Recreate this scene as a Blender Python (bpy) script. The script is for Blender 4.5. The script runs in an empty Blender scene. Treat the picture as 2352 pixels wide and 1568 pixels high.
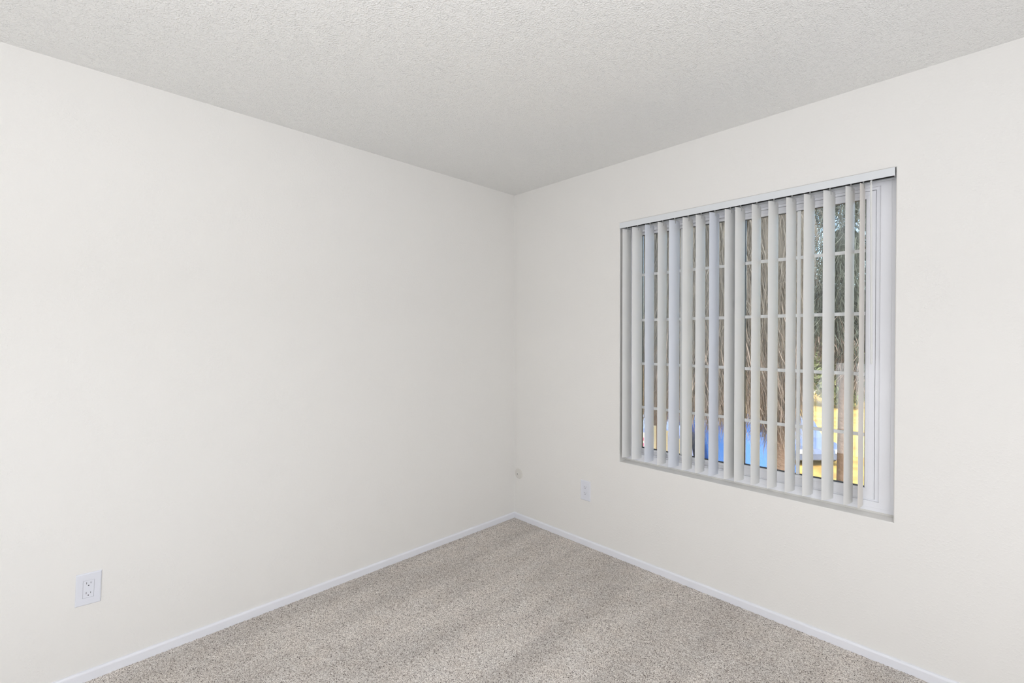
import bpy, bmesh, math, random
import numpy as np
from mathutils import Vector, Matrix

sc = bpy.context.scene
C = sc.collection
random.seed(7)
RS = np.random.RandomState(11)

# ------------------------------------------------------------------ camera
CAM = Vector((2.4984, -2.4639, 1.3724))
YAW, PITCH, ROLL, FPX = math.radians(45.697), math.radians(-0.5615), 0.0, 1062.48
cam_d = bpy.data.cameras.new('camera')
cam = bpy.data.objects.new('camera', cam_d); C.objects.link(cam)
cam.location = CAM
cam.rotation_euler = (math.pi/2 + PITCH, ROLL, YAW)
cam_d.sensor_fit = 'HORIZONTAL'; cam_d.sensor_width = 36.0
cam_d.lens = FPX/2352.0*36.0
cam_d.clip_start = 0.05; cam_d.clip_end = 300
sc.camera = cam

# ------------------------------------------------------------------ view
sc.view_settings.view_transform = 'Standard'
sc.view_settings.look = 'None'
sc.view_settings.exposure = 0.0
sc.view_settings.gamma = 1.0
sc.view_settings.use_curve_mapping = False
sc.cycles.adaptive_threshold = 0.02

# ------------------------------------------------------------------ sky and sun
world = bpy.data.worlds.new('sky'); sc.world = world; world.use_nodes = True
wn = world.node_tree; wn.nodes.clear()
w_out = wn.nodes.new('ShaderNodeOutputWorld'); w_bg = wn.nodes.new('ShaderNodeBackground')
w_sky = wn.nodes.new('ShaderNodeTexSky'); w_sky.sky_type = 'NISHITA'; w_sky.sun_disc = False
w_sky.sun_elevation = math.radians(52); w_sky.sun_rotation = math.radians(120)
w_sky.air_density = 1.0; w_sky.dust_density = 2.5
w_bg.inputs['Strength'].default_value = 0.66
wn.links.new(w_sky.outputs[0], w_bg.inputs['Color']); wn.links.new(w_bg.outputs[0], w_out.inputs['Surface'])

def add_light(name, kind, energy, loc, target, color=(1, 1, 1), size=None, size_y=None, spread=None):
    d = bpy.data.lights.new(name, kind); d.energy = energy; d.color = color
    if kind == 'AREA':
        d.shape = 'RECTANGLE'; d.size = size; d.size_y = size_y or size
        if spread: d.spread = math.radians(spread)
    o = bpy.data.objects.new(name, d); C.objects.link(o); o.location = loc
    o.rotation_euler = (Vector(target)-Vector(loc)).to_track_quat('-Z', 'Y').to_euler()
    return o
sun = add_light('sun', 'SUN', 3.6, (6, -8, 14), (-1.6, 6.0, -3.0), (1.0, 0.93, 0.80))
sun.data.angle = math.radians(0.6)
# flash and its ceiling bounce, plus fill lamps added overhead and to the sides
LC = (0.968, 0.997, 1.075)
add_light('overhead_fill_light', 'AREA', 10, (3.4, -3.4, 2.38), (3.4, -3.4, 0), LC, 1.6, 1.6)  # unseen fill lamp added under the ceiling, no fixture there
add_light('bounce_behind_camera', 'AREA', 36, (2.6, -3.0, 1.6), (2.6, -3.0, 2.44), LC, 1.2, 1.2)
add_light('flash_beside_camera', 'AREA', 11, (3.35, -2.95, 1.75), (0.6, -0.2, 1.1), LC, 0.9, 0.9)
add_light('bounce_left', 'AREA', 9, (1.6, -3.6, 0.6), (1.0, -1.5, 2.44), LC, 1.2, 1.2)
add_light('bounce_right', 'AREA', 9, (3.7, -1.6, 0.6), (1.5, -1.0, 2.44), LC, 1.2, 1.2)

# ------------------------------------------------------------------ material helpers
def srgb(r, g, b):
    f = lambda v: (v/255/12.92) if v/255 <= 0.04045 else ((v/255+0.055)/1.055)**2.4
    return (f(r), f(g), f(b), 1.0)

def new_mat(name):
    m = bpy.data.materials.new(name); m.use_nodes = True
    nt = m.node_tree; bs = nt.nodes['Principled BSDF']
    return m, nt, bs

def N(nt, t, **kw):
    n = nt.nodes.new(t)
    for k, v in kw.items():
        if k in n.inputs: n.inputs[k].default_value = v
        else: setattr(n, k, v)
    return n

def mat_plain(name, col, rough=0.6, spec=0.5, metallic=0.0, bump=0.0, bscale=80):
    m, nt, bs = new_mat(name)
    tc = N(nt, 'ShaderNodeTexCoord')
    nz = N(nt, 'ShaderNodeTexNoise'); nz.inputs['Scale'].default_value = 6; nz.inputs['Detail'].default_value = 3
    nt.links.new(tc.outputs['Object'], nz.inputs['Vector'])
    mx = N(nt, 'ShaderNodeMix'); mx.data_type = 'RGBA'; mx.blend_type = 'MULTIPLY'
    mx.inputs['Factor'].default_value = 1.0
    rp = N(nt, 'ShaderNodeValToRGB')
    rp.color_ramp.elements[0].color = (0.965, 0.965, 0.965, 1); rp.color_ramp.elements[1].color = (1, 1, 1, 1)
    nt.links.new(nz.outputs['Fac'], rp.inputs['Fac'])
    mx.inputs[6].default_value = col
    nt.links.new(rp.outputs['Color'], mx.inputs[7])
    nt.links.new(mx.outputs[2], bs.inputs['Base Color'])
    bs.inputs['Roughness'].default_value = rough
    bs.inputs['Specular IOR Level'].default_value = spec
    bs.inputs['Metallic'].default_value = metallic
    if bump > 0:
        n2 = N(nt, 'ShaderNodeTexNoise'); n2.inputs['Scale'].default_value = bscale; n2.inputs['Detail'].default_value = 3
        nt.links.new(tc.outputs['Object'], n2.inputs['Vector'])
        b = N(nt, 'ShaderNodeBump'); b.inputs['Distance'].default_value = bump
        nt.links.new(n2.outputs['Fac'], b.inputs['Height']); nt.links.new(b.outputs['Normal'], bs.inputs['Normal'])
    return m

def mat_wall():
    m, nt, bs = new_mat('wall_paint')
    bs.inputs['Base Color'].default_value = WALL_COL
    bs.inputs['Roughness'].default_value = 0.62; bs.inputs['Specular IOR Level'].default_value = 0.25
    tc = N(nt, 'ShaderNodeTexCoord')
    n1 = N(nt, 'ShaderNodeTexNoise'); n1.inputs['Scale'].default_value = 95; n1.inputs['Detail'].default_value = 2.5; n1.inputs['Roughness'].default_value = 0.6
    n2 = N(nt, 'ShaderNodeTexNoise'); n2.inputs['Scale'].default_value = 7; n2.inputs['Detail'].default_value = 2
    for n in (n1, n2): nt.links.new(tc.outputs['Object'], n.inputs['Vector'])
    r1 = N(nt, 'ShaderNodeMapRange'); r1.inputs['From Min'].default_value = 0.48; r1.inputs['From Max'].default_value = 0.68
    r2 = N(nt, 'ShaderNodeMapRange'); r2.inputs['From Min'].default_value = 0.26; r2.inputs['From Max'].default_value = 0.68
    nt.links.new(n1.outputs['Fac'], r1.inputs['Value']); nt.links.new(n2.outputs['Fac'], r2.inputs['Value'])
    mu = N(nt, 'ShaderNodeMath'); mu.operation = 'MULTIPLY'
    nt.links.new(r1.outputs['Result'], mu.inputs[0]); nt.links.new(r2.outputs['Result'], mu.inputs[1])
    b = N(nt, 'ShaderNodeBump'); b.inputs['Distance'].default_value = 0.0012; b.inputs['Strength'].default_value = 0.5
    nt.links.new(mu.outputs[0], b.inputs['Height']); nt.links.new(b.outputs['Normal'], bs.inputs['Normal'])
    return m

def mat_ceiling():
    m, nt, bs = new_mat('ceiling_knockdown')
    bs.inputs['Base Color'].default_value = CEIL_COL
    bs.inputs['Roughness'].default_value = 0.6; bs.inputs['Specular IOR Level'].default_value = 0.3
    tc = N(nt, 'ShaderNodeTexCoord')
    n1 = N(nt, 'ShaderNodeTexNoise'); n1.inputs['Scale'].default_value = 150; n1.inputs['Detail'].default_value = 1.5; n1.inputs['Roughness'].default_value = 0.55; n1.inputs['Distortion'].default_value = 0.3
    n2 = N(nt, 'ShaderNodeTexNoise'); n2.inputs['Scale'].default_value = 55; n2.inputs['Detail'].default_value = 1.0
    for n in (n1, n2): nt.links.new(tc.outputs['Object'], n.inputs['Vector'])
    r1 = N(nt, 'ShaderNodeMapRange'); r1.inputs['From Min'].default_value = 0.42; r1.inputs['From Max'].default_value = 0.66
    nt.links.new(n1.outputs['Fac'], r1.inputs['Value'])
    r2 = N(nt, 'ShaderNodeMapRange'); r2.inputs['From Min'].default_value = 0.30; r2.inputs['From Max'].default_value = 0.66
    r2.inputs['To Min'].default_value = 0.35; r2.inputs['To Max'].default_value = 1.0
    nt.links.new(n2.outputs['Fac'], r2.inputs['Value'])
    ad = N(nt, 'ShaderNodeMath'); ad.operation = 'MULTIPLY'
    nt.links.new(r1.outputs['Result'], ad.inputs[0]); nt.links.new(r2.outputs['Result'], ad.inputs[1])
    b = N(nt, 'ShaderNodeBump'); b.inputs['Distance'].default_value = 0.0021; b.inputs['Strength'].default_value = 0.95
    nt.links.new(ad.outputs[0], b.inputs['Height']); nt.links.new(b.outputs['Normal'], bs.inputs['Normal'])
    return m

def mat_carpet():
    m, nt, bs = new_mat('carpet')
    tc = N(nt, 'ShaderNodeTexCoord')
    mp = N(nt, 'ShaderNodeMapping'); nt.links.new(tc.outputs['Object'], mp.inputs['Vector'])
    vo = N(nt, 'ShaderNodeTexVoronoi'); vo.inputs['Scale'].default_value = 370
    nt.links.new(mp.outputs[0], vo.inputs['Vector'])
    sep = N(nt, 'ShaderNodeSeparateColor'); nt.links.new(vo.outputs['Color'], sep.inputs[0])
    n1 = N(nt, 'ShaderNodeTexNoise'); n1.inputs['Scale'].default_value = 330; n1.inputs['Detail'].default_value = 2
    nt.links.new(mp.outputs[0], n1.inputs['Vector'])
    mixv = N(nt, 'ShaderNodeMix'); mixv.data_type = 'FLOAT'; mixv.inputs['Factor'].default_value = 0.45
    nt.links.new(sep.outputs[0], mixv.inputs[2]); nt.links.new(n1.outputs['Fac'], mixv.inputs[3])
    rp = N(nt, 'ShaderNodeValToRGB'); cr = rp.color_ramp
    cr.elements[0].position = 0.20; cr.elements[0].color = srgb(78, 71, 66)
    cr.elements[1].position = 0.80; cr.elements[1].color = srgb(250, 248, 244)
    e = cr.elements.new(0.36); e.color = srgb(197, 190, 183)
    e = cr.elements.new(0.60); e.color = srgb(232, 227, 221)
    nt.links.new(mixv.outputs[0], rp.inputs['Fac'])
    # a few warmer and cooler patches of yarn, and the brushed pile's sheen painted as soft bands
    n2 = N(nt, 'ShaderNodeTexNoise'); n2.inputs['Scale'].default_value = 9; n2.inputs['Detail'].default_value = 3
    nt.links.new(tc.outputs['Object'], n2.inputs['Vector'])
    rp2 = N(nt, 'ShaderNodeValToRGB')
    rp2.color_ramp.elements[0].position = 0.3; rp2.color_ramp.elements[0].color = (1.0, 0.962, 0.93, 1)
    rp2.color_ramp.elements[1].position = 0.7; rp2.color_ramp.elements[1].color = (1.0, 0.982, 0.968, 1)
    nt.links.new(n2.outputs['Fac'], rp2.inputs['Fac'])
    mp3 = N(nt, 'ShaderNodeMapping'); mp3.inputs['Rotation'].default_value = (0, 0, math.radians(-28)); mp3.inputs['Scale'].default_value = (5.2, 1.1, 1)
    nt.links.new(tc.outputs['Object'], mp3.inputs['Vector'])
    n3 = N(nt, 'ShaderNodeTexNoise'); n3.inputs['Scale'].default_value = 1.0; n3.inputs['Detail'].default_value = 2.5; n3.inputs['Distortion'].default_value = 0.4
    nt.links.new(mp3.outputs[0], n3.inputs['Vector'])
    rp3 = N(nt, 'ShaderNodeMapRange'); rp3.inputs['From Min'].default_value = 0.38; rp3.inputs['From Max'].default_value = 0.62
    rp3.inputs['To Min'].default_value = 0.90; rp3.inputs['To Max'].default_value = 1.08
    nt.links.new(n3.outputs['Fac'], rp3.inputs['Value'])
    m1 = N(nt, 'ShaderNodeMix'); m1.data_type = 'RGBA'; m1.blend_type = 'MULTIPLY'; m1.inputs['Factor'].default_value = 1
    nt.links.new(rp.outputs['Color'], m1.inputs[6]); nt.links.new(rp2.outputs['Color'], m1.inputs[7])
    m2 = N(nt, 'ShaderNodeVectorMath'); m2.operation = 'SCALE'
    nt.links.new(m1.outputs[2], m2.inputs[0]); nt.links.new(rp3.outputs['Result'], m2.inputs['Scale'])
    nt.links.new(m2.outputs[0], bs.inputs['Base Color'])
    bs.inputs['Roughness'].default_value = 0.95; bs.inputs['Specular IOR Level'].default_value = 0.1
    b = N(nt, 'ShaderNodeBump'); b.inputs['Distance'].default_value = 0.003; b.inputs['Strength'].default_value = 0.6
    nt.links.new(mixv.outputs[0], b.inputs['Height']); nt.links.new(b.outputs['Normal'], bs.inputs['Normal'])
    return m

def mat_glass():
    m = bpy.data.materials.new('window_glass'); m.use_nodes = True
    nt = m.node_tree; nt.nodes.clear()
    o = N(nt, 'ShaderNodeOutputMaterial'); tr = N(nt, 'ShaderNodeBsdfTransparent'); gl = N(nt, 'ShaderNodeBsdfGlossy')
    tr.inputs['Color'].default_value = (0.955, 0.97, 0.965, 1); gl.inputs['Roughness'].default_value = 0.0
    fr = N(nt, 'ShaderNodeFresnel'); fr.inputs['IOR'].default_value = 1.5
    mx = N(nt, 'ShaderNodeMixShader')
    nt.links.new(fr.outputs[0], mx.inputs[0]); nt.links.new(tr.outputs[0], mx.inputs[1]); nt.links.new(gl.outputs[0], mx.inputs[2])
    nt.links.new(mx.outputs[0], o.inputs['Surface'])
    return m

def mat_vane(name, col, trans=0.12):
    m = bpy.data.materials.new(name); m.use_nodes = True
    nt = m.node_tree; bs = nt.nodes['Principled BSDF']; out = nt.nodes['Material Output']
    bs.inputs['Base Color'].default_value = col; bs.inputs['Roughness'].default_value = 0.42
    tl = N(nt, 'ShaderNodeBsdfTranslucent'); tl.inputs['Color'].default_value = col
    mx = N(nt, 'ShaderNodeMixShader'); mx.inputs[0].default_value = trans
    nt.links.new(bs.outputs[0], mx.inputs[1]); nt.links.new(tl.outputs[0], mx.inputs[2])
    nt.links.new(mx.outputs[0], out.inputs['Surface'])
    return m

def mat_foliage(name, c0, c1, trans=0.25):
    m = bpy.data.materials.new(name); m.use_nodes = True
    nt = m.node_tree; bs = nt.nodes['Principled BSDF']; out = nt.nodes['Material Output']
    at = N(nt, 'ShaderNodeAttribute'); at.attribute_name = 'tone'
    mx = N(nt, 'ShaderNodeMix'); mx.data_type = 'RGBA'; mx.inputs[6].default_value = c0; mx.inputs[7].default_value = c1
    nt.links.new(at.outputs['Fac'], mx.inputs['Factor'])
    nt.links.new(mx.outputs[2], bs.inputs['Base Color']); bs.inputs['Roughness'].default_value = 0.8
    tl = N(nt, 'ShaderNodeBsdfTranslucent'); nt.links.new(mx.outputs[2], tl.inputs['Color'])
    ms = N(nt, 'ShaderNodeMixShader'); ms.inputs[0].default_value = trans
    nt.links.new(bs.outputs[0], ms.inputs[1]); nt.links.new(tl.outputs[0], ms.inputs[2])
    nt.links.new(ms.outputs[0], out.inputs['Surface'])
    return m

def mat_ground():
    m, nt, bs = new_mat('dry_ground')
    tc = N(nt, 'ShaderNodeTexCoord')
    n1 = N(nt, 'ShaderNodeTexNoise'); n1.inputs['Scale'].default_value = 1.3; n1.inputs['Detail'].default_value = 8
    nt.links.new(tc.outputs['Object'], n1.inputs['Vector'])
    rp = N(nt, 'ShaderNodeValToRGB')
    rp.color_ramp.elements[0].position = 0.35; rp.color_ramp.elements[0].color = srgb(176, 138, 74)
    rp.color_ramp.elements[1].position = 0.65; rp.color_ramp.elements[1].color = srgb(216, 182, 100)
    nt.links.new(n1.outputs['Fac'], rp.inputs['Fac']); nt.links.new(rp.outputs['Color'], bs.inputs['Base Color'])
    bs.inputs['Roughness'].default_value = 0.95
    return m

WALL_COL = srgb(241, 239, 234.5)
CEIL_COL = srgb(244, 243.5, 240.5)
M = {}
M['wall'] = mat_wall(); M['ceiling'] = mat_ceiling(); M['carpet'] = mat_carpet(); M['glass'] = mat_glass()
M['trim'] = mat_plain('trim_white_gloss', srgb(243, 244, 249), 0.35, 0.5)
M['vinyl'] = mat_plain('window_vinyl', srgb(247, 248, 252), 0.38, 0.5)
M['caulk'] = mat_plain('caulk', srgb(226, 224, 218), 0.6, 0.3)
M['gasket'] = mat_plain('gasket', srgb(88, 92, 98), 0.5, 0.4)
M['muntin'] = mat_plain('muntin_white', srgb(250, 252, 252), 0.45, 0.5)
M['headrail'] = mat_plain('headrail_white', srgb(231, 234, 236), 0.4, 0.5)
M['rail_shade'] = mat_plain('rail_gap_shade', srgb(52, 52, 50), 0.5, 0.4)  # near-black for the shade inside the headrail gap
M['plate'] = mat_plain('outlet_plastic', srgb(234, 236, 243), 0.3, 0.5)
M['slot'] = mat_plain('slot_dark', srgb(60, 60, 62), 0.6, 0.3)
M['slot_soft'] = mat_plain('slot_grey', srgb(124, 124, 128), 0.6, 0.3)
M['cream'] = mat_plain('painted_cover', srgb(229, 226, 219), 0.45, 0.4)
M['vane_ivory'] = mat_vane('vane_ivory', srgb(252, 252, 250), 0.10)
M['vane_white'] = mat_vane('vane_cool_white', srgb(243, 247, 255), 0.10)
M['vane_beige'] = mat_vane('vane_beige', srgb(250, 245, 238), 0.08)
M['clip'] = mat_plain('clip_plastic', srgb(205, 206, 204), 0.3, 0.5)
M['wand'] = mat_plain('wand_plastic', srgb(232, 233, 230), 0.25, 0.5)
M['ground'] = mat_ground()

# ------------------------------------------------------------------ mesh helpers
class MB:
    def __init__(s): s.v = []; s.f = []
    def box(s, x0, x1, y0, y1, z0, z1, rot=None, org=None):
        b = len(s.v)
        pts = [(x0, y0, z0), (x1, y0, z0), (x1, y1, z0), (x0, y1, z0), (x0, y0, z1), (x1, y0, z1), (x1, y1, z1), (x0, y1, z1)]
        if rot is not None:
            pts = [tuple(rot @ Vector(p) + (org or Vector())) for p in pts]
        s.v += pts
        s.f += [tuple(b+i for i in q) for q in ((0, 3, 2, 1), (4, 5, 6, 7), (0, 1, 5, 4), (1, 2, 6, 5), (2, 3, 7, 6), (3, 0, 4, 7))]
        return s
    def ring(s, x0, x1, z0, z1, wl, wr, wt, wb, y0, y1):
        """rectangular frame in the x-z plane, thickness y0..y1 (y0 faces the room)"""
        b = len(s.v)
        o = [(x0, z0), (x1, z0), (x1, z1), (x0, z1)]; i = [(x0+wl, z0+wb), (x1-wr, z0+wb), (x1-wr, z1-wt), (x0+wl, z1-wt)]
        for y in (y0, y1):
            for (x, z) in o+i: s.v.append((x, y, z))
        for k in range(4):
            n = (k+1) % 4
            s.f += [(b+k, b+n, b+4+n, b+4+k), (b+8+n, b+8+k, b+12+k, b+12+n), (b+4+k, b+4+n, b+12+n, b+12+k), (b+n, b+k, b+8+k, b+8+n)]
        return s
    def tube(s, pts, r, seg=8, cap=True):
        b = len(s.v); n = len(pts); rr = r if isinstance(r, (list, tuple)) else [r]*n
        for i, p in enumerate(pts):
            p = Vector(p); t = (Vector(pts[min(i+1, n-1)])-Vector(pts[max(i-1, 0)])).normalized()
            a = Vector((0, 0, 1)) if abs(t.z) < 0.9 else Vector((1, 0, 0))
            u = t.cross(a).normalized(); w = t.cross(u)
            for k in range(seg):
                an = 2*math.pi*k/seg; s.v.append(tuple(p+(u*math.cos(an)+w*math.sin(an))*rr[i]))
        for i in range(n-1):
            for k in range(seg):
                k2 = (k+1) % seg
                s.f.append((b+i*seg+k, b+i*seg+k2, b+(i+1)*seg+k2, b+(i+1)*seg+k))
        if cap:
            s.f.append(tuple(b+k for k in range(seg))[::-1]); s.f.append(tuple(b+(n-1)*seg+k for k in range(seg)))
        return s
    def lathe(s, prof, seg=32, axis='Z'):
        """prof: (radius, height) list; closed towards the axis"""
        b = len(s.v)
        for (r, h) in prof:
            for k in range(seg):
                an = 2*math.pi*k/seg; s.v.append((r*math.cos(an), r*math.sin(an), h))
        for i in range(len(prof)-1):
            for k in range(seg):
                k2 = (k+1) % seg; s.f.append((b+i*seg+k, b+i*seg+k2, b+(i+1)*seg+k2, b+(i+1)*seg+k))
        s.f.append(tuple(b+k for k in range(seg))[::-1]); s.f.append(tuple(b+(len(prof)-1)*seg+k for k in range(seg)))
        return s
    def prism(s, prof, y0, y1):
        """profile in x-z, extruded along y"""
        b = len(s.v); n = len(prof)
        for y in (y0, y1):
            for (x, z) in prof: s.v.append((x, y, z))
        for i in range(n):
            j = (i+1) % n; s.f.append((b+i, b+j, b+n+j, b+n+i))
        s.f.append(tuple(range(b, b+n))[::-1]); s.f.append(tuple(range(b+n, b+2*n)))
        return s
    def mesh(s, name, mat, smooth=False, bevel=0.0, bseg=2, angle=30):
        me = bpy.data.meshes.new(name); me.from_pydata(s.v, [], s.f)
        bm = bmesh.new(); bm.from_mesh(me)
        bmesh.ops.recalc_face_normals(bm, faces=bm.faces)
        if bevel > 0:
            es = [e for e in bm.edges if len(e.link_faces) == 2 and e.calc_face_angle(0) > math.radians(angle)]
            bmesh.ops.bevel(bm, geom=es, offset=bevel, segments=bseg, affect='EDGES', profile=0.5, clamp_overlap=True)
        bm.to_mesh(me); bm.free()
        if mat: me.materials.append(mat)
        if smooth:
            for p in me.polygons: p.use_smooth = True
        return me
    def build(s, name, mat, parent=None, loc=None, rot=None, **kw):
        o = bpy.data.objects.new(name, s.mesh(name, mat, **kw)); C.objects.link(o)
        if parent is not None: o.parent = parent
        if loc is not None: o.location = loc
        if rot is not None: o.rotation_euler = rot
        return o

def thing(name, label=None, cat=None, loc=(0, 0, 0), rz=0.0, group=None, kind=None):
    o = bpy.data.objects.new(name, None); C.objects.link(o)
    o.empty_display_size = 0.1; o.location = loc; o.rotation_euler = (0, 0, rz)
    return tag(o, label, cat, group, kind)
def tag(o, label=None, cat=None, group=None, kind=None):
    if label: o['label'] = label
    if cat: o['category'] = cat
    if group: o['group'] = group
    if kind: o['kind'] = kind
    return o

# ------------------------------------------------------------------ the room
H = 2.44
XM, YM = 4.7, -4.5                     # far sides of the room, behind the camera
WL, WR, WT, WB = 0.9235, 2.2360, 2.0718, 0.6033   # window opening in the right-hand wall
REV = 0.15

def wall_with_opening():
    me = bpy.data.meshes.new('wall_right'); bm = bmesh.new()
    xs0, xs1, z0, z1 = -0.15, XM+0.15, -0.1, H+0.1
    def V(x, y, z): return bm.verts.new((x, y, z))
    of = [V(xs0, 0, z0), V(xs1, 0, z0), V(xs1, 0, z1), V(xs0, 0, z1)]
    nf = [V(WL, 0, WB), V(WR, 0, WB), V(WR, 0, WT), V(WL, 0, WT)]
    ob = [V(xs0, REV, z0), V(xs1, REV, z0), V(xs1, REV, z1), V(xs0, REV, z1)]
    nb = [V(WL, REV, WB), V(WR, REV, WB), V(WR, REV, WT), V(WL, REV, WT)]
    for k in range(4):
        n = (k+1) % 4
        bm.faces.new((of[k], of[n], nf[n], nf[k])); bm.faces.new((ob[n], ob[k], nb[k], nb[n]))
        bm.faces.new((nf[k], nf[n], nb[n], nb[k])); bm.faces.new((of[n], of[k], ob[k], ob[n]))
    bmesh.ops.recalc_face_normals(bm, faces=bm.faces)
    es = [e for e in bm.edges if e.verts[0] in nf and e.verts[1] in nf]
    bmesh.ops.bevel(bm, geom=es, offset=0.004, segments=4, affect='EDGES', profile=0.5)
    bm.to_mesh(me); bm.free(); me.materials.append(M['wall'])
    o = bpy.data.objects.new('wall_right', me); C.objects.link(o); return tag(o, kind='structure')
wall_with_opening()
tag(MB().box(-0.15, 0, YM-0.15, 0, -0.1, H+0.1).build('wall_left', M['wall']), kind='structure')
tag(MB().box(XM, XM+0.15, YM-0.15, 0, -0.1, H+0.1).build('wall_far_right', M['wall']), kind='structure')
tag(MB().box(0, XM, YM-0.15, YM, -0.1, H+0.1).build('wall_rear', M['wall']), kind='structure')
tag(MB().box(0, XM, YM, 0, H, H+0.1).build('ceiling', M['ceiling']), kind='structure')

def carpet_floor():
    st = 0.0048
    x = np.arange(0.0, XM+1e-6, st); y = np.arange(YM, 0+1e-6, st)
    # coarse where the camera never looks
    x = np.concatenate([x[x < 2.9], np.arange(2.9, XM+0.001, 0.15)]); y = np.concatenate([np.arange(YM, -2.75, 0.125), y[y > -2.74]])
    x[-1] = XM; y[-1] = 0.0
    X, Y = np.meshgrid(x, y); nx, ny = len(x), len(y)
    X = X + RS.uniform(-1, 1, X.shape)*0.0018; Y = Y + RS.uniform(-1, 1, X.shape)*0.0018
    X[:, 0] = 0; X[:, -1] = XM; Y[0, :] = YM; Y[-1, :] = 0
    Z = 0.004 + RS.uniform(-1, 1, X.shape)*0.0022
    v = np.stack([X, Y, Z], -1).reshape(-1, 3)
    i = np.arange(nx*ny).reshape(ny, nx)
    f = np.stack([i[:-1, :-1], i[:-1, 1:], i[1:, 1:], i[1:, :-1]], -1).reshape(-1, 4)
    me = bpy.data.meshes.new('floor')
    me.vertices.add(len(v)); me.vertices.foreach_set('co', v.ravel().astype(np.float32))
    me.loops.add(f.size); me.loops.foreach_set('vertex_index', f.ravel().astype(np.int32))
    me.polygons.add(len(f)); me.polygons.foreach_set('loop_start', np.arange(0, f.size, 4, dtype=np.int32))
    me.polygons.foreach_set('loop_total', np.full(len(f), 4, np.int32))
    me.update(calc_edges=True); me.validate()
    me.polygons.foreach_set('use_smooth', np.ones(len(f), bool))
    me.materials.append(M['carpet'])
    o = bpy.data.objects.new('floor', me); C.objects.link(o)
    return tag(o, kind='structure')
carpet_floor()
tag(MB().box(-0.15, XM+0.15, YM-0.15, 0.15, -0.12, -0.004).build('subfloor_slab', M['wall']), kind='structure')  # unseen slab beneath the carpet floor

# baseboards: low board with an eased top edge, mitred in the corner
def baseboard(name, length, along_x):
    d, h = 0.0115, 0.0445
    prof = [(0, -0.003), (d, -0.003), (d, h-0.008), (d-0.0012, h-0.004), (d-0.0035, h-0.0012), (d-0.006, h), (0, h)]
    mb = MB(); b = 0; n = len(prof)
    for e in (0, 1):
        for (q, z) in prof:
            t = q if e == 0 else length          # mitre at the corner
            mb.v.append((t, -q, z) if along_x else (q, -t, z))
    for i in range(n):
        j = (i+1) % n; mb.f.append((i, j, n+j, n+i))
    mb.f.append(tuple(range(n))); mb.f.append(tuple(range(n, 2*n)))
    return tag(mb.build(name, M['trim']), kind='structure')
baseboard('baseboard_right', XM, True); baseboard('baseboard_left', -YM, False)

# ------------------------------------------------------------------ window
win = thing('window_1', loc=(0, 0, 0), kind='structure')
FY = 0.072
fr = MB()
fr.ring(WL, WR, WB, WT, 0.050, 0.058, 0.047, 0.050, FY, REV-0.004)
fr.ring(WL+0.050, WR-0.058, WB+0.050, WT-0.047, 0.006, 0.0165, 0.0115, 0.006, FY+0.010, 0.1035)
fr.ring(WL+0.020, WR-0.0195, WB+0.020, WT-0.020, 0.004, 0.004, 0.004, 0.004, FY-0.0012, FY)
fr.ring(WL+0.030, WR-0.030, WB+0.030, WT-0.030, 0.022, 0.054, 0.036, 0.027, 0.1290, 0.142)
fr.box(WR-0.082, WR-0.050, 0.1042, 0.1295, WB+0.040, WT-0.040)
fr.box(1.586, WR-0.05, 0.1042, 0.1295, WT-0.068, WT-0.040)
fr.box(1.586, WR-0.05, 0.1042, 0.1295, WB+0.040, WB+0.058)
fr.build('window_frame', M['vinyl'], win, bevel=0.0012, bseg=2)
# fixed light (left) with its glazing bead and centre stile
fx0, fx1, fz0, fz1 = 1.012, 1.527, 0.688, 1.998
fb = MB()
fb.ring(WL+0.052, 1.585, WB+0.052, WT-0.049, fx0-(WL+0.052), 1.585-fx1, (WT-0.049)-fz1, fz0-(WB+0.052), 0.104, 0.128)
fb.ring(fx0-0.012, fx1+0.012, fz0-0.012, fz1+0.012, 0.0115, 0.0115, 0.0115, 0.0115, 0.099, 0.104)
fb.build('fixed_light_frame', M['vinyl'], win, bevel=0.001, bseg=1)
# sliding sash (right)
sx0, sx1, sz0, sz1 = 1.6195, 2.1255, 0.7055, 1.9805
sb = MB()
sb.ring(1.577, 2.160, 0.655, 2.012, sx0-1.577, 2.160-sx1, 2.012-sz1, sz0-0.655, 0.084, 0.103)
sb.ring(sx0-0.013, sx1+0.013, sz0-0.013, sz1+0.013, 0.0125, 0.0125, 0.0125, 0.0125, 0.0815, 0.084)
sash = sb.build('sash', M['vinyl'], win, bevel=0.001, bseg=1)
def glazing(x0, x1, z0, z1, yg, parent, cx):
    g = MB(); g.ring(x0, x1, z0, z1, 0.0016, 0.0016, 0.0016, 0.0035, yg-0.006, yg+0.010)
    g.build('glazing_gasket', M['gasket'], parent)
    p = MB(); p.box(x0+0.001, x1-0.001, yg-0.0035, yg-0.0005, z0+0.001, z1-0.001)
    p.build('pane', M['glass'], parent)
    p = MB(); p.box(x0+0.001, x1-0.001, yg+0.0095, yg+0.0125, z0+0.001, z1-0.001)
    p.build('pane', M['glass'], parent)
    mt = MB()
    for z in (1.7545, 1.4762, 1.2080, 0.9395): mt.box(x0+0.002, x1-0.002, yg-0.0085, yg-0.0040, z-0.008, z+0.008)
    mt.box(cx-0.008, cx+0.008, yg-0.0088, yg-0.0038, z0+0.002, z1-0.002)
    mt.build('muntin_grid', M['muntin'], parent, bevel=0.0015, bseg=2)
glazing(fx0, fx1, fz0, fz1, 0.113, win, 1.2690)
glazing(sx0, sx1, sz0, sz1, 0.094, sash, 1.8660)
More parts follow.
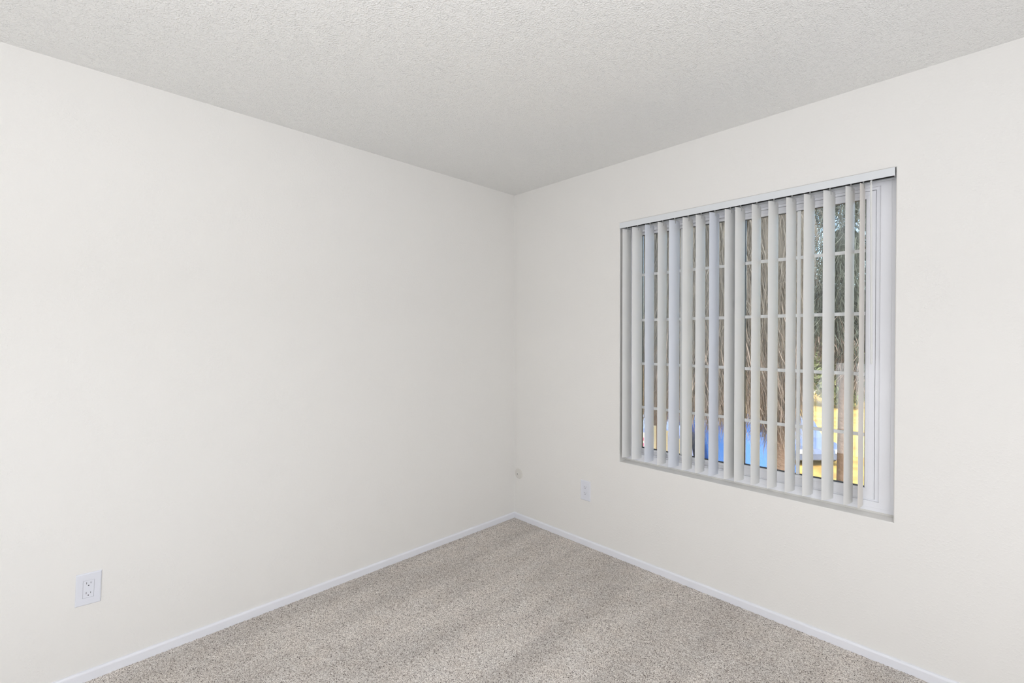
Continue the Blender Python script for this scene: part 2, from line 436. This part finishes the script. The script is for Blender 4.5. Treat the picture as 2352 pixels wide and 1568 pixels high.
# caulk fillet where the frame meets the plaster sill
ck = MB(); ck.v = [(WL, FY, WB), (WR, FY, WB), (WR, FY-0.013, WB), (WL, FY-0.013, WB), (WL, FY, WB+0.009), (WR, FY, WB+0.009), (WL, FY-0.004, WB+0.0025), (WR, FY-0.004, WB+0.0025)]
ck.f = [(0, 1, 2, 3), (3, 2, 7, 6), (6, 7, 5, 4), (4, 5, 1, 0), (0, 3, 6, 4), (1, 5, 7, 2)]
ck.build('caulk_bead', M['caulk'], win)

# ------------------------------------------------------------------ vertical blind
blind = thing('vertical_blind', 'open vertical blind with off-white vanes hanging in the window recess', 'blind', (1.58, 0.033, 0.634))
BL = Vector((1.58, 0.033, 0.634))
def rel(v): return Vector(v)-BL
hr = MB()
x0, x1 = WL+0.006, WR-0.006
for (a, b_, c, d) in ((0.010, 0.0115, 2.0440, 2.0685), (0.0505, 0.0520, 2.0375, 2.0685), (0.010, 0.052, 2.0670, 2.0685), (0.0440, 0.0505, 2.0375, 2.0390), (0.0115, 0.0160, 2.0440, 2.0455)):
    hr.box(x0-BL.x, x1-BL.x, a-BL.y, b_-BL.y, c-BL.z, d-BL.z)
for xx in (x0, x1-0.004): hr.box(xx-BL.x, xx+0.004-BL.x, 0.010-BL.y, 0.052-BL.y, 2.0440-BL.z, 2.0685-BL.z)
hr.build('headrail', M['headrail'], blind)
MB().box(x0+0.006-BL.x, x1-0.006-BL.x, 0.0445-BL.y, 0.0500-BL.y, 2.0450-BL.z, 2.0640-BL.z).build('headrail_gap_shade', M['rail_shade'], blind)  # dark strip painting the shade in the gap behind the valance
va = MB()
va.box(WL+0.0015-BL.x, WR-0.0035-BL.x, -0.0065-BL.y, -0.0045-BL.y, 2.0365-BL.z, 2.0705-BL.z)
va.box(WL+0.0015-BL.x, WL+0.0035-BL.x, -0.0045-BL.y, 0.008-BL.y, 2.0365-BL.z, 2.0705-BL.z)
va.box(WR-0.0055-BL.x, WR-0.0035-BL.x, -0.0045-BL.y, 0.008-BL.y, 2.0365-BL.z, 2.0705-BL.z)
va.box(WL+0.0035-BL.x, WR-0.0055-BL.x, -0.0045-BL.y, 0.009-BL.y, 2.0685-BL.z, 2.0705-BL.z)
va.build('valance', M['headrail'], blind, bevel=0.0006, bseg=1)

def vane_mesh(mat):
    ch, sag, th, n = 0.0835, 0.0055, 0.0009, 12
    zt, zb = 2.0315-BL.z, 0.0
    o_, i_ = [], []
    for k in range(n+1):
        t = -1+2*k/n; y = t*ch/2; x = sag*(1-t*t)-sag*0.5
        nx = Vector((ch/2, 2*sag*t, 0)).normalized()
        o_.append((x+nx.x*th/2, y+nx.y*th/2)); i_.append((x-nx.x*th/2, y-nx.y*th/2))
    prof = o_+i_[::-1]; mb = MB(); m = len(prof)
    for z in (zb, zt):
        for (x, y) in prof: mb.v.append((x, y, z))
    for a in range(m):
        b = (a+1) % m; mb.f.append((a, b, m+b, m+a))
    for k in range(n):
        a, b, c, d = k, k+1, m-2-k, m-1-k
        mb.f.append((a, d, c, b)); mb.f.append((m+a, m+b, m+c, m+d))
    me = mb.mesh('vane', mat)
    return me
VM = {k: vane_mesh(M[k]) for k in ('vane_ivory', 'vane_white', 'vane_beige')}
cl = MB()
zt = 2.0315-BL.z
cl.box(-0.0012, 0.0012, -0.0045, 0.0045, zt-0.002, zt+0.0065)
cl.box(-0.0022, 0.0022, -0.0022, 0.0022, zt+0.0065, zt+0.0215)
cl.box(0.0040, 0.0056, -0.0022, 0.0022, zt-0.017, zt+0.004)
cl.box(-0.0012, 0.0056, -0.0030, 0.0030, zt+0.003, zt+0.0052)
CLIP = cl.mesh('carrier_clip', M['clip'], bevel=0.0004, bseg=1)
VANES = [(8.5, .957), (14, 1.0281), (9.5, 1.1097), (8.5, 1.1903), (17, 1.2637), (15, 1.3418), (12, 1.414), (13, 1.4879), (16, 1.5684),
         (13.5, 1.6188), (11, 1.6961), (14.5, 1.7731), (15, 1.8506), (17.5, 1.9246), (21, 2.0025), (13.5, 2.0801), (3.5, 2.1244)]
for i, (a, x) in enumerate(VANES):
    kind = 'vane_white' if i in (2, 4, 7) else ('vane_beige' if i == 16 else 'vane_ivory')
    o = bpy.data.objects.new('vane', VM[kind]); C.objects.link(o); o.parent = blind
    o.location = (x-BL.x-0.002, 0, 0); o.rotation_euler = (0, 0, math.radians(-a))
    if kind == 'vane_white': o['label'] = 'bluish white vane, cooler than its neighbours'
    if kind == 'vane_beige': o['label'] = 'beige vane seen nearly edge-on at the right end'
    c = bpy.data.objects.new('carrier_clip', CLIP); C.objects.link(c); c.parent = o
wd = MB()
wx, wy = 2.1530, 0.004
wd.tube([(wx-BL.x, wy-BL.y, 2.020-BL.z), (wx-BL.x+0.006, wy-BL.y, 1.262-BL.z), (wx-BL.x+0.006, wy-BL.y, 1.256-BL.z)], [0.0040, 0.0047, 0.0028], 6)
wd.tube([(wx-BL.x, wy-BL.y, 2.018-BL.z), (wx-BL.x, wy-BL.y, 2.032-BL.z), (wx-BL.x, wy+0.016-BL.y, 2.048-BL.z)], [0.0052, 0.0040, 0.0030], 8)
wd.build('tilt_wand', M['wand'], blind)

# ------------------------------------------------------------------ wall plates
def outlet(label, loc, rz, w, h, cat='outlet', tilt=0.0):
    """local x across the plate, local -y out into the room"""
    t = thing('wall_outlet', label, cat, loc, rz, group='duplex outlets low on the walls')
    t.rotation_euler = (Matrix.Rotation(rz, 3, 'Z') @ Matrix.Rotation(math.radians(tilt), 3, 'Y')).to_euler()
    ix, iz = 0.0168, 0.0342
    pl = MB(); pl.ring(-w/2, w/2, -h/2, h/2, w/2-ix, w/2-ix, h/2-iz, h/2-iz, -0.0055, 0.0)
    me = pl.mesh('cover_plate', M['plate'])
    bm = bmesh.new(); bm.from_mesh(me)
    es = [e for e in bm.edges if all(v.co.y < -0.005 and (abs(v.co.x) > w/2-1e-4) for v in e.verts) or all(v.co.y < -0.005 and (abs(v.co.z) > h/2-1e-4) for v in e.verts)]
    bmesh.ops.bevel(bm, geom=es, offset=0.004, segments=3, affect='EDGES', profile=0.5)
    bm.to_mesh(me); bm.free()
    o = bpy.data.objects.new('cover_plate', me); C.objects.link(o); o.parent = t
    rc = MB(); rc.box(-ix+0.00045, ix-0.00045, -0.0062, 0.0, -iz+0.00045, iz-0.00045)
    r = rc.build('receptacle', M['plate'], t, bevel=0.0008, bseg=2)
    for zc in (0.0195, -0.0195):
        MB().box(-0.0075, -0.0055, -0.0064, -0.0055, zc+0.0005, zc+0.0085).build('slot', M['slot_soft'], r)
        MB().box(0.0055, 0.0073, -0.0064, -0.0055, zc+0.0012, zc+0.0075).build('slot', M['slot_soft'], r)
        g = MB(); g.lathe([(0.0021, 0), (0.0021, 0.0009)], 16)
        g.build('ground_hole', M['slot'], r, loc=(0, -0.0055, zc-0.0052), rot=(math.radians(90), 0, 0))
    return t
outlet('white duplex outlet low on the left wall, near the front of the room', (0.0, -2.3908, 0.3685), math.radians(90), 0.0765, 0.1255, tilt=2.2)
outlet('white duplex outlet under the left end of the window wall, near the corner', (0.6675, 0.0, 0.3640), 0.0, 0.0765, 0.1290)
t = thing('cable_cover', 'round off-white cover with a small dark hole, low beside the room corner', 'wall plate', (0.0485, 0.0, 0.3450))
cv = MB(); cv.lathe([(0.0385, 0), (0.0385, 0.0025), (0.0372, 0.0048), (0.0345, 0.0062), (0.012, 0.0075), (0.0105, 0.0082)], 40)
cv.build('cover_disc', M['cream'], t, rot=(math.radians(90), 0, 0), smooth=False)
hub = MB(); hub.lathe([(0.0105, 0.0080), (0.0100, 0.0100), (0.0070, 0.0108)], 24)
hub.build('hub', M['cream'], t, loc=(-0.006, 0, -0.003), rot=(math.radians(90), 0, 0))
hl = MB(); hl.lathe([(0.0034, 0.0100), (0.0034, 0.0114)], 16)
hl.build('cable_hole', M['slot'], t, loc=(-0.006, 0, -0.003), rot=(math.radians(90), 0, 0))

# ------------------------------------------------------------------ outside
GZ = -3.0
tag(MB().box(-70, 40, 0.6, 80, GZ-0.2, GZ).build('ground', M['ground']), kind='structure')
M['bark'] = mat_plain('bark', srgb(128, 106, 92), 0.9, 0.2, bump=0.03, bscale=12)
M['leaf_grey'] = mat_foliage('hanging_dead_foliage', srgb(146, 139, 131), srgb(160, 152, 143), 0.5)
M['leaf_pink'] = mat_foliage('bleached_foliage_tips', srgb(140, 122, 112), srgb(184, 168, 158), 0.35)
M['leaf_green'] = mat_foliage('needle_foliage', srgb(92, 99, 90), srgb(134, 140, 130), 0.4)
M['leaf_yellow'] = mat_foliage('sunlit_foliage', srgb(118, 134, 96), srgb(176, 178, 136), 0.3)

def strip_mesh(name, P, D, Wd, L, mat, curl=0.15):
    """many thin leaves: start P, direction D (unit), width Wd, length L; two segments each"""
    n = len(P)
    side = np.cross(D, RS.normal(size=(n, 3))); side /= np.linalg.norm(side, axis=1)[:, None]
    bend = RS.normal(size=(n, 3))*curl*L[:, None]
    mid = P+D*(L*0.5)[:, None]+bend*0.35; end = P+D*L[:, None]+bend
    w = Wd[:, None]
    v = np.stack([P-side*w*0.4, P+side*w*0.4, mid-side*w*0.5, mid+side*w*0.5, end-side*w*0.12, end+side*w*0.12], 1).reshape(-1, 3)
    b = np.arange(n)[:, None]*6
    f = np.concatenate([b+np.array([[0, 1, 3, 2]]), b+np.array([[2, 3, 5, 4]])], 1).reshape(-1, 4)
    me = bpy.data.meshes.new(name)
    me.vertices.add(len(v)); me.vertices.foreach_set('co', v.ravel().astype(np.float32))
    me.loops.add(f.size); me.loops.foreach_set('vertex_index', f.ravel().astype(np.int32))
    me.polygons.add(len(f)); me.polygons.foreach_set('loop_start', np.arange(0, f.size, 4, dtype=np.int32))
    me.polygons.foreach_set('loop_total', np.full(len(f), 4, np.int32))
    me.update(calc_edges=True)
    tone = np.repeat(RS.uniform(0, 1, n), 6)
    at = me.attributes.new('tone', 'FLOAT', 'POINT'); at.data.foreach_set('value', tone.astype(np.float32))
    me.materials.append(mat)
    return me

def ball_points(n, c, rad, shell=0.45):
    d = RS.normal(size=(n, 3)); d /= np.linalg.norm(d, axis=1)[:, None]
    q = (shell+(1-shell)*RS.uniform(0, 1, n)**0.5)[:, None]
    return np.array(c)+d*q*np.array(rad), d

def tree(label, base, h, crowns, mat, nleaf, droop=0.0, size=(0.3, 0.03), tr=0.2, lean=(0, 0), cat='tree', group=None, tips=None, name='tree', core=0.0):
    t = thing(name, label, cat, (base[0], base[1], GZ), group=group)
    pts = [(0, 0, -0.1), (lean[0]*0.2, lean[1]*0.2, h*0.35), (lean[0]*0.6, lean[1]*0.6, h*0.7), (lean[0], lean[1], h)]
    br = MB(); br.tube(pts, [tr, tr*0.85, tr*0.6, tr*0.25], 12)
    tot = sum(r[0]*r[2] for _, r in crowns); Pa, Da = [], []
    for (c, r) in crowns:
        k = max(60, int(nleaf*r[0]*r[2]/tot)); P, d = ball_points(k, c, r)
        Pa.append(P); Da.append(d)
        for _ in range(5):
            q = P[RS.randint(len(P))]; z0 = max(0.5, min(h*0.95, q[2]-0.4))
            br.tube([(lean[0]*z0/h, lean[1]*z0/h, z0), tuple((np.array([0, 0, z0])+q)/2+np.array([0, 0, 0.15])), tuple(q)], [0.05*tr/0.2, 0.03*tr/0.2, 0.008], 6)
    br.build('trunk', M['bark'], t, smooth=True)
    if core:
        co = MB()
        for (c, r) in crowns:
            b0 = len(co.v); nu, nv = 36, 24
            for jv in range(nv+1):
                for iu in range(nu):
                    a, e = 2*math.pi*iu/nu, math.pi*jv/nv
                    k = core*(1+0.10*math.sin(iu*3.1+jv*0.35)+0.08*math.sin(iu*7.3)+0.05*math.sin(iu*5+jv*1.3))
                    co.v.append((c[0]+r[0]*k*math.sin(e)*math.cos(a), c[1]+r[1]*k*math.sin(e)*math.sin(a), c[2]+r[2]*k*math.cos(e)))
            for jv in range(nv):
                for iu in range(nu):
                    i2 = (iu+1) % nu; co.f.append((b0+jv*nu+iu, b0+jv*nu+i2, b0+(jv+1)*nu+i2, b0+(jv+1)*nu+iu))
        co.build('inner_foliage', mat, t, smooth=True)
    P = np.concatenate(Pa); d = np.concatenate(Da)
    D = d*(1-droop)+np.array([0, 0, -1])*droop+RS.normal(size=d.shape)*0.25*(1-droop*0.5); D /= np.linalg.norm(D, axis=1)[:, None]
    L = size[0]*RS.uniform(0.5, 1.4, len(P)); Wd = size[1]*RS.uniform(0.6, 1.5, len(P))
    o = bpy.data.objects.new('foliage', strip_mesh('foliage', P, D, Wd, L, mat, 0.15 if droop < 0.8 else 0.06)); C.objects.link(o); o.parent = t
    if tips:
        k = int(len(P)*0.10); idx = np.argsort(P[:, 2]+RS.normal(size=len(P))*0.35)[:k]
        o = bpy.data.objects.new('dry_tips', strip_mesh('dry_tips', P[idx]-np.array([0, 0, 0.15]), D[idx], Wd[idx]*1.1, L[idx]*1.1, M[tips])); C.objects.link(o); o.parent = t
        o['label'] = 'bleached pinkish tips'
    return t

# two shaggy trees close to the window, their dead foliage hanging down like a curtain
tree('shaggy tree with grey-brown hanging foliage close outside the middle of the window', (0.62, 4.20), 8.0,
     [((-0.65, -0.65, 5.3), (0.85, 0.75, 1.75)), ((-0.38, -0.40, 5.75), (0.85, 0.75, 2.1)), ((-0.03, 0.0, 4.35), (0.36, 0.34, 1.0)), ((-0.75, -0.75, 6.6), (1.0, 0.9, 1.5))],
     M['leaf_grey'], 80000, droop=0.94, size=(0.36, 0.0055), core=0.8, tr=0.14, group='shaggy trees outside the window', tips='leaf_pink')
tree('shaggy grey-brown tree farther left, filling the view behind the left half of the window', (-2.05, 6.00), 9.0,
     [((0.0, 0.0, 5.2), (1.15, 1.1, 2.0)), ((0.7, 0.6, 5.6), (0.9, 0.8, 2.2)), ((0.0, 0.0, 7.4), (1.4, 1.1, 1.8))],
     M['leaf_grey'], 65000, droop=0.93, size=(0.45, 0.009), core=0.8, tr=0.2, group='shaggy trees outside the window', tips='leaf_pink')
tree('green needle tree with a thin brown trunk outside the right end of the window', (0.75, 7.30), 8.5,
     [((0.0, 0.0, 5.8), (0.8, 0.8, 1.2)), ((-0.2, -0.1, 5.0), (0.45, 0.45, 0.8)), ((0.25, 0.25, 4.5), (0.45, 0.45, 0.9)), ((0.1, 0.1, 7.3), (0.9, 0.9, 0.8))],
     M['leaf_green'], 15000, droop=0.55, size=(0.26, 0.010), core=0.35, tr=0.10, lean=(0.1, 0.1), tips='leaf_pink')
s = 1.9
tree('sunlit yellow-green tree in the distance beyond the blue-grey car', (-3.6, 32.2), s*3.0, [((0, 0, s*1.25), (s*0.95, s*0.95, s*1.1)), ((0, 0, s*2.3), (s*0.8, s*0.8, s*0.9))],
     M['leaf_yellow'], 11000, droop=0.2, size=(0.3, 0.10), tr=0.2)

# vehicles parked nose-on towards the building
def paint(name, col, rough=0.25): return mat_plain(name, col, rough, 0.6)
M['auto_glass'] = mat_plain('auto_glass', srgb(96, 112, 140), 0.12, 0.8)
M['tyre'] = mat_plain('tyre', srgb(48, 48, 50), 0.9, 0.2)
M['lamp'] = mat_plain('headlamp', srgb(225, 230, 236), 0.2, 0.6)
def van(label, loc, rz, w, h, L, body, lower, glass, cat='van'):
    t = thing('parked_van', label, cat, loc, rz)
    sh = MB(); sh.prism([(-L, 0.30), (-0.02, 0.30), (0.0, 0.55), (0.0, h*0.50), (-0.10, h*0.56), (-0.52, h*0.94), (-0.70, h), (-L+0.15, h), (-L, h*0.93)], -w/2, w/2)
    sh.build('body', body, t, bevel=0.06, bseg=3)
    lo = MB(); lo.box(-0.10, 0.03, -w/2+0.03, w/2-0.03, 0.36, h*0.49); lo.build('front_panel', lower, t, bevel=0.03, bseg=2)
    g = MB(); a = Vector((-0.115, 0, h*0.58)); b_ = Vector((-0.500, 0, h*0.93)); n = Vector((0.03, 0, 0.03))
    g.v = [(a.x, -w/2+0.1, a.z), (a.x, w/2-0.1, a.z), (b_.x, w/2-0.16, b_.z), (b_.x, -w/2+0.16, b_.z)]
    g.v += [(x+0.03, y, z+0.03) for (x, y, z) in g.v[:4]]
    g.f = [(0, 3, 2, 1), (4, 5, 6, 7), (0, 1, 5, 4), (1, 2, 6, 5), (2, 3, 7, 6), (3, 0, 4, 7)]
    g.build('windscreen', glass, t)
    for s in (-1, 1):
        MB().box(-L*0.85, -0.75, s*w/2-0.008, s*w/2+0.008, h*0.58, h*0.88).build('side_window', M['auto_glass'], t)
        MB().box(0.0, 0.045, s*(w/2-0.22)-0.14, s*(w/2-0.22)+0.14, h*0.36, h*0.45).build('headlamp', M['lamp'], t, bevel=0.02)
        for xx in (-0.75, -L+0.75):
            wh = MB(); wh.lathe([(0.33, -0.11), (0.34, -0.08), (0.34, 0.08), (0.33, 0.11)], 24)
            wh.build('wheel', M['tyre'], t, loc=(xx, s*(w/2-0.10), 0.34), rot=(math.radians(90), 0, 0))
    return t
VR = math.radians(-45)
van('bright blue van parked outside, behind the shaggy tree', (-1.12, 8.86, GZ), VR, 2.0, 2.24, 4.6,
    paint('blue_paint', srgb(34, 104, 186)), paint('pale_blue_paint', srgb(150, 208, 238)), paint('sky_reflect_glass', srgb(40, 112, 192)))  # windscreen colour carries the blue of the reflected sky
van('silvery lavender van parked outside, left of the blue van', (-2.72, 7.55, GZ), VR, 1.65, 2.10, 4.4,
    paint('silver_paint', srgb(178, 184, 214)), paint('silver_low', srgb(150, 170, 205)), paint('lav_glass', srgb(150, 156, 190)))
def car(label, loc, rz, w, h, L, body):
    t = thing('parked_car', label, 'car', loc, rz)
    sh = MB(); sh.prism([(-L, 0.22), (-0.03, 0.22), (0, 0.45), (-0.06, 0.62), (-1.05, 0.78), (-L+0.75, 0.80), (-L, 0.74)], -w/2, w/2)
    sh.build('body', body, t, bevel=0.05, bseg=3)
    cb = MB(); cb.prism([(-1.05, 0.76), (-1.60, h-0.03), (-1.80, h), (-L+1.3, h), (-L+0.70, 0.78)], -w/2+0.12, w/2-0.12)
    cb.build('cabin', M['auto_glass'], t, bevel=0.04, bseg=2)
    MB().box(-L+1.25, -1.72, -w/2+0.18, w/2-0.18, h-0.02, h+0.02).build('roof', body, t, bevel=0.01)
    for s in (-1, 1):
        MB().box(-0.06, 0.03, s*(w/2-0.28)-0.17, s*(w/2-0.28)+0.17, 0.46, 0.60).build('headlamp', M['lamp'], t, bevel=0.02)
        for xx in (-0.8, -L+0.8):
            wh = MB(); wh.lathe([(0.30, -0.10), (0.31, -0.07), (0.31, 0.07), (0.30, 0.10)], 24)
            wh.build('wheel', M['tyre'], t, loc=(xx, s*(w/2-0.09), 0.31), rot=(math.radians(90), 0, 0))
    return t
car('blue-grey car parked outside beyond the thin trunk', (-1.30, 15.75, GZ), VR, 1.75, 1.32, 4.2, paint('grey_blue_paint', srgb(104, 116, 146)))

# notice board and two more cream posts standing left, between the building and the vans
t = thing('notice_board', 'white notice board with pink lettering on a cream post, outside at the far left', 'sign', (-1.25, 4.44, GZ), math.radians(45))
CP = mat_plain('cream_post', srgb(238, 218, 176), 0.7)
MB().box(-0.016, 0.016, -0.02, 0.02, 0, 2.93).build('post', CP, t, bevel=0.003)
MB().box(-0.22, -0.016, -0.012, 0.012, 2.45, 2.82).build('board', mat_plain('board_white', srgb(240, 238, 240), 0.6), t, bevel=0.003)
pk = mat_plain('pink_letters', srgb(224, 120, 170), 0.6)
for r_ in range(3):
    for q in range(4):
        MB().box(-0.205+q*0.045, -0.18+q*0.045, -0.016, -0.012, 2.51+r_*0.09, 2.56+r_*0.09).build('letter', pk, t)
for (x, y, h, lb) in ((-1.12, 4.58, 2.85, 'cream post outside, first to the right of the notice board'), (-0.98, 4.71, 2.72, 'cream post outside, second to the right of the notice board')):
    p = thing('post', lb, 'post', (x, y, GZ), math.radians(45))
    MB().box(-0.016, 0.016, -0.02, 0.02, 0, h-0.03).build('shaft', CP, p, bevel=0.003)
    MB().box(-0.021, 0.021, -0.025, 0.025, h-0.03, h).build('cap', CP, p, bevel=0.004)
# pale building in the distance
t = thing('distant_building', 'pale grey building far behind the green tree', 'building', (-5.5, 41.0, GZ), math.radians(40))
MB().box(-9, 9, 0, 8, 0, 7.2).build('wall', mat_plain('render_grey', srgb(170, 168, 160), 0.9), t)
MB().box(-9.4, 9.4, -0.4, 8.4, 7.2, 8.0).build('roof', mat_plain('roof_grey', srgb(140, 150, 166), 0.8), t, bevel=0.05)
MB().box(-9.05, 9.05, -0.15, 0.0, 6.2, 6.9).build('fascia', mat_plain('fascia_cream', srgb(236, 220, 170), 0.8), t)
for k in range(6): MB().box(-8.2+k*3, -6.8+k*3, -0.05, 0.05, 3.8, 5.4).build('window', M['auto_glass'], t)
